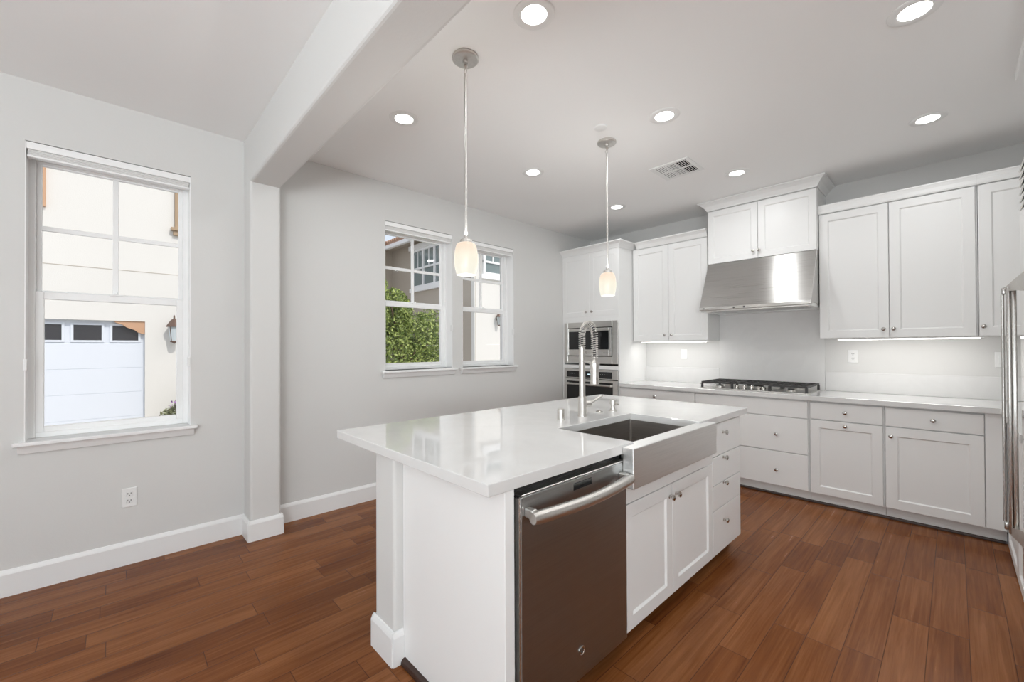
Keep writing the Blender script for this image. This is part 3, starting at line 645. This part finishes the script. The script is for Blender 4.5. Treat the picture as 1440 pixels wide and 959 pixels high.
for (za0, za1, zb0, zb1) in ((.487, .512, .487, .572), (1.574, 1.595, 1.556, 1.640)):
    t = bmesh.new()
    A_ = [t.verts.new(p) for p in ((3.701, 2.922, za0), (3.733, 2.884, za0), (3.733, 2.884, za1), (3.701, 2.922, za1))]
    M_ = [t.verts.new(p) for p in ((3.722, 2.81, (za0*2+zb0)/3), (3.745, 2.82, (za0*2+zb0)/3), (3.745, 2.82, (za1+zb1)/2), (3.722, 2.81, (za1+zb1)/2))]
    B_ = [t.verts.new(p) for p in ((3.744, 2.66, zb0), (3.7525, 2.76, zb0), (3.7525, 2.76, zb1), (3.744, 2.66, zb1))]
    C_ = [t.verts.new(p) for p in ((3.7525, 2.60, zb0), (3.7526, 2.62, zb0), (3.7526, 2.62, zb1), (3.7525, 2.60, zb1))]
    for P_, Q_ in ((A_, M_), (M_, B_), (B_, C_)):
        for k in range(4): t.faces.new((P_[k], P_[(k+1) % 4], Q_[(k+1) % 4], Q_[k]))
    t.faces.new(A_); t.faces.new(C_); bmesh.ops.recalc_face_normals(t, faces=t.faces)
    build('bracket', MB().add(t), M['nickel'], hb_)

# ------------------------------------------------------------------ island
XI0, XI1, YI0, YI1 = 1.3732, 2.5644, .8219, 3.1383
XD = 2.555; fi = ISL(XD)
SX0, SY0, SY1 = 2.130, 1.658, 2.362
ip = [(XI0, YI0), (XI1, YI0), (XI1, SY0), (SX0, SY0), (SX0, SY1), (XI1, SY1), (XI1, YI1), (XI0, YI1)]
tag(build('countertop', MB().prism(ip, lambda a, b, h: (a, b, h), .8745, .914, .0025, 2), M['quartz']), 'glossy white quartz countertop on the island, cut out for the sink', 'countertop')
# plaster half wall under the overhang
T = thing('half_wall', 'white plaster half wall with baseboard holding up the island overhang', 'half wall', (1.83, 1.98, 0))
build('plaster', MB().box(1.742, 1.915, .852, 3.10, .0, .8742, .014, 3), M['wall'], T)
bbi = MB()
bbi.prism(BBP, lambda a, b, h: (h, .852-a, b), 1.742-.012, 1.915+.008)
bbi.prism(BBP, lambda a, b, h: (1.742-a, h, b), .852-.012, 3.10+.012)
bbi.prism(BBP, lambda a, b, h: (h, 3.10+a, b), 1.742-.012, 1.915+.008)
bbi.prism([(0, 0), (.014, 0), (.014, .118), (.006, .139), (0, .141)], lambda a, b, h: (1.915+a, h, b), .852-.010, .893)
build('baseboard', bbi, M['trim'], T)
T = thing('end_panel', 'plain white end panel of the island beside the dishwasher', 'panel', (2.24, .905, 0))
build('panel', B(1.9165, 2.560, .894, .936, .0, .8742, .002), M['cab'], T)
tag(build('shoe_moulding', MB().prism([(0, 0), (-.020, 0), (-.020, .010), (-.016, .019), (-.008, .025), (0, .026)], lambda a, b, h: (h, .8935+a, b), 1.9165+.016, 2.56), M['darkwood']), 'dark quarter round moulding at the foot of the island end panel', 'moulding')
# dishwasher
T = thing('dishwasher', 'stainless steel dishwasher with curved bar handle in the island', 'dishwasher', (2.3, 1.27, 0))
build('tub', B(1.96, 2.53, .95, 1.60, .09, .86, .003), M['black'], T)
build('gap_shade_ring', MB().ring(fi, .938, 1.612, .09, .874, (.012, .010, .01, .014), -.06, -.022, .001), M['darkgap'], T)  # near-black ring that paints the shade in the gap round the door
dd = build('door', frbox(MB(), ISL(XD+.012), .958, 1.598, .085, .842, -.045, 0, .006, 3), M['steel_dw'], T)
build('control_lip', B(2.515, 2.5665, .962, 1.594, .8425, .848, .002), M['steel_h'], T)
build('edge_trim', B(2.525, 2.5672, .9505, .9575, .085, .842, .002), M['steel_v'], T)
build('latch_window', frbox(MB(), ISL(XD+.012), 1.232, 1.345, .800, .826, -.004, .0012, .001), M['blackglass'], dd)
xh = XD+.012
hpth = []
for k in range(25):
    t_ = k/24; yy = .970+(1.562-.970)*t_; bow = .042+.020*math.sin(math.pi*t_); hpth.append((xh+bow, yy, .782-.004*math.sin(math.pi*t_)))
hh_ = MB().tube(hpth, [.0215 if 1 <= k <= 23 else .018 for k in range(25)], 20)
build('handle', hh_, M['nickel'], dd)
for yy in (.987, 1.546):
    build('handle_mount', MB().box(xh-.001, xh+.038, yy-.012, yy+.012, .773, .805, .005, 2), M['nickel'], dd)
build('badge', MB().lathe([(0, 0), (.017, 0), (.0172, .0025), (.0145, .004), (.013, .0025), (0, .0025)], (xh, 1.274, .193), 'X', 28), M['knob'], dd)
gm_ = MB().tube([(xh+.003, 1.274+.007*math.cos(a_*math.pi/8), .193+.008*math.sin(a_*math.pi/8)) for a_ in range(0, 15)], .0011, 6)
gm_.tube([(xh+.003, 1.270, .190), (xh+.003, 1.277, .192), (xh+.003, 1.279, .197)], .0010, 6)
build('monogram', gm_, M['slot'], dd)
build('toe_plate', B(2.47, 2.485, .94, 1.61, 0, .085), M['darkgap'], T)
# sink cabinet
T = thing('island_sink_cabinet', 'white two-door island cabinet under the farmhouse sink', 'cabinet', (2.24, 2.08, 0))
sb = MB().box(1.918, XD-.021, 1.613, 1.631, .085, .8742).box(1.918, XD-.021, 2.539, 2.5575, .085, .8742).box(1.918, XD-.021, 1.631, 2.543, .085, .105).box(1.918, 1.936, 1.631, 2.543, .105, .8742)
sb.box(XD-.040, XD-.0215, 1.631, 2.543, .105, .645).box(XD-.040, XD-.003, 2.47, 2.5575, .64, .8742, .001)
sb.box(XD-.0045, XD-.001, 1.603, 2.555, .646, .8735, .0)
build('body', sb, M['cab'], T)
door(T, fi, 1.603, 2.044, .088, .642, (2.012, .583), 'X', rail=.060); door(T, fi, 2.048, 2.555, .088, .642, (2.080, .583), 'X', rail=.060)
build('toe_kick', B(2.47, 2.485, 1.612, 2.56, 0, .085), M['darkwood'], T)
# drawer stack
T = thing('island_drawer_cabinet', 'narrow white island cabinet with a stack of four plain drawers', 'cabinet', (2.24, 2.8, 0))
build('body', B(1.918, XD-.021, 2.563, 3.015, .085, .8742), M['cab'], T)
for (a, b, kz) in ((.674, .824, .768), (.505, .670, .600), (.355, .501, .445), (.088, .351, .225)):
    drawer(T, fi, 2.560, 3.018, a if a != .674 else .674, b if b != .824 else .868, (2.722, {.768: .806, .600: .652, .445: .498, .225: .268}[kz]), 'X')
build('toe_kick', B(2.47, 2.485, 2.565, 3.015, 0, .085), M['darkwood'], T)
# farmhouse sink
T = thing('farmhouse_sink', 'stainless steel farmhouse sink with plain apron front in the island', 'sink', (2.35, 2.01, .62))
ax0, ax1, ay0, ay1 = 2.5665, 2.620, 1.566, 2.452
build('apron', MB().box(ax0, ax1, ay0, ay1, .735, .906, .004, 2).box(2.5465, ax0+.006, SY0+.001, SY1-.001, .895, .9058), M['steel_sink'], T)
bs = MB()
t = bmesh.new()
def rr(x0, x1, y0, y1, z, r, seg=5):
    P = []
    for (cx_, cy_, a0) in ((x1-r, y1-r, 0), (x0+r, y1-r, 90), (x0+r, y0+r, 180), (x1-r, y0+r, 270)):
        for k in range(seg+1):
            a_ = math.radians(a0+90*k/seg); P.append(t.verts.new((cx_+r*math.cos(a_), cy_+r*math.sin(a_), z)))
    return P
bx0, bx1, by0, by1 = 2.122, 2.5465, 1.650, 2.370
L_ = [rr(bx0-.006, bx1+.0035, by0-.006, by1+.006, .8735, .014), rr(bx0, bx1, by0, by1, .8735, .012), rr(bx0, bx1, by0, by1, .69, .012), rr(bx0+.008, bx1-.008, by0+.008, by1-.008, .672, .012), rr(bx0+.18, bx1-.18, by0+.32, by1-.32, .664, .012)]
for a, b in zip(L_, L_[1:]):
    for k in range(len(a)): t.faces.new((a[k], a[(k+1) % len(a)], b[(k+1) % len(a)], b[k])).smooth = False
t.faces.new(L_[-1])
L2 = [rr(bx0-.006, bx1+.0035, by0-.006, by1+.006, .8735, .014), rr(bx0-.006, bx1+.0035, by0-.006, by1+.006, .655, .014)]
for k in range(len(L2[0])): t.faces.new((L2[0][k], L2[0][(k+1) % len(L2[0])], L2[1][(k+1) % len(L2[0])], L2[1][k]))
t.faces.new(L2[1]); bs.add(t)
build('basin', bs, M['steel_basin'], T)
build('drain', MB().lathe([(0, .004), (.02, .004), (.035, .006), (.045, .004), (.046, 0), (0, 0)], (2.341, 2.01, .665), 'Z', 28), M['nickel'], T)

# faucet -----------------------------------------------------------------------------
fx, fy = 1.985, 2.060; D = Vector((.93, -.367, 0)).normalized(); Z0 = .914
T = thing('kitchen_faucet', 'tall nickel spring faucet with pull-down sprayer behind the island sink', 'faucet', (fx, fy, Z0))
build('base', MB().lathe([(0, 0), (.0285, 0), (.0285, .004), (.0255, .008), (.0250, .112), (.0225, .118), (0, .118)], (fx, fy, Z0), 'Z', 28), M['nickel'], T)
build('riser', MB().cyl((fx, fy, Z0+.115), (fx, fy, 1.335), .0185, 24), M['nickel'], T)
R_ = .068; apex = 1.400
path = [Vector((fx, fy, 1.325+.075*k/5)) for k in range(6)]
ctr = Vector((fx, fy, apex))+D*R_
for k in range(1, 25):
    a_ = math.pi-math.pi*k/24*1.0; path.append(ctr+D*(R_*math.cos(a_))+Vector((0, 0, R_*math.sin(a_))))
end = path[-1]; path += [end+Vector((0, 0, -.02*k)) for k in range(1, 8)]
build('hose', MB().tube(path, .0075, 12), M['slot'], T)
# coil around the hose path
cum = [0]
for a, b in zip(path, path[1:]): cum.append(cum[-1]+(b-a).length)
tot = cum[-1]; turns = int(tot/.0125); coil = []
nrm = Vector((0, 0, 1)).cross(D).normalized()
for k in range(turns*12+1):
    s_ = tot*k/(turns*12); i = 0
    while i < len(cum)-2 and cum[i+1] < s_: i += 1
    q = (s_-cum[i])/(cum[i+1]-cum[i]); p = path[i].lerp(path[i+1], q); d = (path[i+1]-path[i]).normalized(); u = nrm; v = d.cross(u)
    a_ = 2*math.pi*k/12; coil.append(p+(u*math.cos(a_)+v*math.sin(a_))*.0185)
build('spring', MB().tube(coil, .0028, 6), M['nickel'], T)
hx = end.x; hy = end.y
build('spray_head', MB().lathe([(0, 1.275), (.010, 1.275), (.0115, 1.262), (.019, 1.245), (.0235, 1.225), (.0240, 1.145), (.0260, 1.125), (.0250, 1.118), (0, 1.116)], (hx, hy, 0), 'Z', 26), M['nickel'], T)
am = MB().tube([(fx, fy, 1.250), Vector((fx, fy, 1.250)).lerp(Vector((hx, hy, 1.235)), .55), (hx-D.x*.024, hy-D.y*.024, 1.232)], .0075, 12)
am.lathe([(.021, 1.218), (.0285, 1.218), (.0285, 1.240), (.021, 1.240)], (hx, hy, 0), 'Z', 26)
build('holder_arm', am, M['nickel'], T)
# lever on the side away from the sink's near end
lv = MB().cyl((fx, fy+.018, .985), (fx+.012, fy+.065, .985), .0175, 20)
lv.tube([(fx+.012, fy+.058, .990), (fx+.03, fy+.085, 1.003), (fx+.06, fy+.125, 1.035)], [.009, .0075, .0065], 12)
build('lever', lv, M['nickel'], T)
T = thing('air_gap_cap', 'plain nickel air gap cap standing left of the faucet', 'air gap', (1.974, 1.872, Z0))
build('cap', MB().lathe([(0, 0), (.024, 0), (.024, .003), (.0215, .005), (.0215, .058), (.019, .062), (0, .062)], (1.974, 1.872, Z0), 'Z', 26), M['nickel'], T)
T = thing('soap_dispenser', 'short nickel soap dispenser on the counter right of the faucet', 'soap dispenser', (2.004, 2.362, Z0))
build('collar', MB().lathe([(0, 0), (.026, 0), (.026, .004), (.018, .008), (.017, .020), (0, .020)], (2.004, 2.362, Z0), 'Z', 24), M['nickel'], T)
pu = MB().lathe([(0, .020), (.013, .020), (.013, .040), (.021, .043), (.021, .072), (.018, .075), (0, .075)], (2.004, 2.362, Z0), 'Z', 24)
pu.tube([(2.004, 2.362, Z0+.052), (2.055, 2.342, Z0+.050)], .0055, 10)
build('pump_head', pu, M['nickel'], T)
T = thing('disposal_button', 'low round chrome air switch button between faucet and soap dispenser', 'button', (1.968, 2.262, Z0))
build('ring', MB().lathe([(.011, .004), (.013, .009), (.021, .006), (.024, 0), (.011, 0)], (1.968, 2.262, Z0), 'Z', 24), M['knob'], T)
build('button', MB().lathe([(0, 0), (.010, 0), (.010, .010), (.008, .012), (0, .012)], (1.968, 2.262, Z0), 'Z', 20), M['knob'], T)

# ------------------------------------------------------------------ outside
GZ = -.30
gnd = struct('ground', B(-30, -.26, -14, 22, GZ-.1, GZ), M['concrete'])
XG = -6.5
T = thing('neighbouring_house', 'cream stucco house wall with a garage seen through the near left window', 'house', (XG-.3, 0, GZ))
hw = MB().box(XG-.3, XG, -7, -4.6, GZ, 6.2).box(XG-.3, XG, -4.6, .40, 1.834, 6.2).box(XG-.3, XG, .40, 4.5, GZ, 6.2)
build('wall', hw, M['stucco'], T)
build('control_joint', B(XG-.001, XG+.003, -7, 4.5, 2.720, 2.730), M['stucco_beige_shade'], T)
build('shutter', B(XG, XG+.05, -1.35, -.805, 3.63, 5.4, .004), M['browntrim'], T)
build('shutter', B(XG, XG+.05, .815, 1.35, 3.55, 5.4, .004), M['tantrim'], T)
build('shutter_ledge', MB().box(XG, XG+.09, .755, 1.42, 3.545, 3.60, .004).box(XG, XG+.06, .79, 1.38, 3.46, 3.545, .004), M['tantrim'], T)
build('corner_bracket', MB().prism([(.40, 1.834), (-.02, 1.834), (.02, 1.80), (.10, 1.77), (.16, 1.72), (.26, 1.68), (.30, 1.64), (.40, 1.60)], lambda a, b, h: (h, a, b), XG-.075, XG-.02), M['browntrim'], T)
T = thing('garage_door', 'white sectional garage door with a row of small dark windows', 'garage door', (XG-.27, -2.1, GZ))
gd = MB().box(XG-.14, XG-.10, -4.6, .40, GZ, 1.44, .002)
gd.box(XG-.14, XG-.102, -4.6, .40, 1.44, 1.834)
for k in range(4): gd.box(XG-.102, XG-.094, -4.55, .37, GZ+.02+k*.43, GZ+.02+k*.43+.425, .002)
build('door_panel', gd, M['garage'], T)
for k in range(8):
    y1_ = .315-.472*k; y0_ = y1_-.345
    fw_ = build('window_frame', MB().ring(lambda u, v, w_: (w_, u, v), y0_-.03, y1_+.03, 1.458, 1.785, .034, XG-.102, XG-.080, .002), M['garage'], T)
    build('pane', B(XG-.100, XG-.094, y0_, y1_, 1.49, 1.755), M['darkpane'], fw_)
def lantern(p, axis, label, s=1.0):
    """wall lantern hanging off wall point p; axis outward"""
    A = Vector(axis); p = Vector(p); c = p+A*.13*s
    T = thing('wall_lantern', label, 'lantern', p-Vector((0, 0, .25*s)))
    build('bracket', MB().cyl(p, p+A*.02*s, .06*s, 20).tube([p+A*.01, p+A*.06*s+Vector((0, 0, .13*s)), c+Vector((0, 0, .18*s))], .012*s, 8), M['bronze'], T)
    rf = MB().lathe([(0, .27*s), (.012*s, .25*s), (.014*s, .20*s), (.05*s, .17*s), (.115*s, .06*s), (.12*s, .045*s), (0, .05*s)], c, 'Z', 8, False)
    build('roof_cap', rf, M['bronze'], T)
    build('glass_body', MB().lathe([(0, -.22*s), (.055*s, -.22*s), (.088*s, .045*s), (0, .045*s)], c, 'Z', 8, False), M['frost'], T)
    cg = MB().lathe([(0, -.27*s), (.03*s, -.245*s), (.06*s, -.235*s), (.06*s, -.215*s), (0, -.215*s)], c, 'Z', 8, False)
    for k in range(4):
        a_ = math.pi/4+k*math.pi/2; cg.tube([c+Vector((.058*s*math.cos(a_), .058*s*math.sin(a_), -.22*s)), c+Vector((.093*s*math.cos(a_), .093*s*math.sin(a_), .05*s))], .006*s, 6)
    build('cage', cg, M['bronze'], T)
lantern((XG, .80, 1.70), (1, 0, 0), 'bronze wall lantern on the cream wall beside the garage door')
def leaves(mb, centres, n, size, seed):
    rnd = random.Random(seed); bm = mb.bm
    for _ in range(n):
        c, r = centres[rnd.randrange(len(centres))]
        while True:
            d = Vector((rnd.uniform(-1, 1), rnd.uniform(-1, 1), rnd.uniform(-1, 1)))
            if .25 < d.length < 1: break
        p = Vector(c)+Vector((d.x*r[0], d.y*r[1], d.z*r[2]))
        a = Vector((rnd.gauss(0, 1), rnd.gauss(0, 1), rnd.gauss(0, 1))).normalized(); b = a.orthogonal().normalized(); s_ = size*rnd.uniform(.6, 1.3)
        q = Matrix.Rotation(rnd.uniform(0, 6.28), 3, a); b = q @ b; n_ = a.cross(b)
        vs = [bm.verts.new(p+b*s_), bm.verts.new(p+n_*s_*.42+a*s_*.1), bm.verts.new(p-b*s_), bm.verts.new(p-n_*s_*.42+a*s_*.1)]
        bm.faces.new(vs)
    return mb
T = thing('flowering_shrub', 'low grey-green shrub with purple flowers at the foot of the cream garage wall', 'shrub', (XG+.35, .95, GZ))
build('foliage', leaves(MB(), [((XG+.35, .84, .10), (.22, .28, .22)), ((XG+.35, 1.02, .18), (.25, .28, .34))], 1500, .04, 3), M['leafgrey'], T)
build('blossoms', leaves(MB(), [((XG+.45, .84, .34), (.10, .14, .09)), ((XG+.45, .98, .50), (.1, .14, .10))], 170, .028, 5), M['petal'], T)
st_ = MB()
for k in range(7): st_.tube([(XG+.35, .95+.03*k, GZ), (XG+.35+.03*(k-3), .95+.05*(k-3), .15)], .008, 6)
build('stems', st_, M['bark'], T)
# house round the corner, seen through the paired windows
YW = 7.6; XW = -6.0
T = thing('neighbouring_house', 'stucco house, its shaded side wall coloured darker, with clay tile eave seen through the paired windows', 'house', (-8.5, 9, GZ))
build('wall', B(XW-.3, XW, YW, 13.5, GZ, 6.8), M['stucco'], T)
build('side_wall', MB().box(-11.0, XW-.002, YW-.02, YW+.3, GZ, 5.0).box(-11.3, -11.0, 4.8, YW+.3, GZ, 5.0), M['stucco_beige_shade'], T)  # shade on this side is put into the darker stucco colour
build('corner_trim', B(XW-.14, XW+.012, YW-.05, YW-.021, GZ, 5.4, .003), M['stucco'], T)
gt = MB().box(-10.9, XW-.3, YW-.55, YW-.42, 4.88, 5.02, .02, 2).box(-10.6, -10.47, 4.4, YW-.42, 4.88, 5.02, .02, 2)
build('gutter', gt, M['vinyl'], T)
build('soffit', MB().box(-11.0, XW-.3, YW-.44, YW-.0, 4.98, 5.04).box(-11.0, -10.5, 4.4, YW-.4, 4.98, 5.04), M['stucco_beige_shade'], T)
rf = MB(); 
rf.prism([(YW-.50, 5.04), (YW-.50, 5.12), (YW+3.2, 6.3), (YW+3.2, 6.2)], lambda a, b, h: (h, a, b), -11.5, XW-.3)
rf.prism([(-10.55, 5.04), (-10.55, 5.12), (-13.2, 6.1), (-13.2, 6.0)], lambda a, b, h: (a, h, b), 4.3, YW-.3)
for k in range(34):
    x_ = -11.2+k*.15
    if x_ > XW-.35: break
    rf.cyl((x_, YW-.53, 5.13), (x_, YW+1.2, 5.68), .052, 10)
for k in range(19):
    y_ = 4.4+k*.15; rf.cyl((-10.5, y_, 5.13), (-11.9, y_, 5.62), .052, 10)
build('tiled_roof', rf, M['rooftile'], T)
def outwin(T, fr, u0, u1, v0, v1, mull, trim=.14, head=True):
    f = build('window', MB().ring(fr, u0, u1, v0, v1, (.08, .08, .08, .08), 0, .06, .004), M['vinyl'], T)
    sub = MB()
    for m_ in mull: frbox(sub, fr, m_-.05, m_+.05, v0, v1, .0, .055)
    frbox(sub, fr, u0, u1, (v0+v1)/2-.03, (v0+v1)/2+.03, 0, .05)
    ws_ = [u0]+list(mull)+[u1]
    for a, b in zip(ws_, ws_[1:]): frbox(sub, fr, (a+b)/2-.014, (a+b)/2+.014, (v0+v1)/2, v1, 0, .045)
    if head: frbox(sub, fr, u0-.12, u1+.12, v1, v1+.16, 0, .12); frbox(sub, fr, u0-.1, u1+.1, v0-.13, v0, 0, .10)
    build('window_grille', sub, M['vinyl'], f)
    build('pane', frbox(MB(), fr, u0+.02, u1-.02, v0+.02, v1-.02, .0, .012), M['bluepane'], f)
outwin(T, BACK(YW-.021), -9.45, -7.35, 3.40, 4.72, (-8.75, -8.05))
outwin(T, lambda u, v, w_: (XW+w_, u, v), 7.86, 9.3, 3.50, 4.28, (8.62,), head=True)
lantern((XW, 8.42, 2.22), (1, 0, 0), 'dark wall lantern on the cream wall seen through the right window of the pair', .9)
# big shrub outside window 2
def tree(loc, centres, n, size, label, seed):
    T = thing('leafy_tree', label, 'tree', loc)
    tr = MB().tube([loc, (loc[0]+.05, loc[1], loc[2]+.9), (loc[0]-.05, loc[1]+.05, loc[2]+2.0)], [.07, .055, .03], 10)
    for k in range(7):
        a_ = k*.9; tr.tube([(loc[0], loc[1], loc[2]+.9+.12*k), (loc[0]+.5*math.cos(a_), loc[1]+.5*math.sin(a_), loc[2]+1.6+.14*k)], [.03, .012], 6)
    build('trunk', tr, M['bark'], T)
    build('foliage', leaves(MB(), centres, n, size, seed), M['leaf'], T)
tree((-3.5, 3.85, GZ), [((-3.4, 3.35, .9), (.7, .65, 1.1)), ((-3.5, 3.9, 1.0), (.7, .55, 1.15)), ((-3.5, 4.30, .9), (.6, .42, 1.15)), ((-3.6, 3.2, 2.1), (.55, .42, .75)), ((-3.6, 3.75, 1.9), (.5, .28, .55)), ((-3.5, 4.5, 1.1), (.5, .48, 1.05))], 30000, .034, 'leafy green tree filling the left window of the pair', 11)
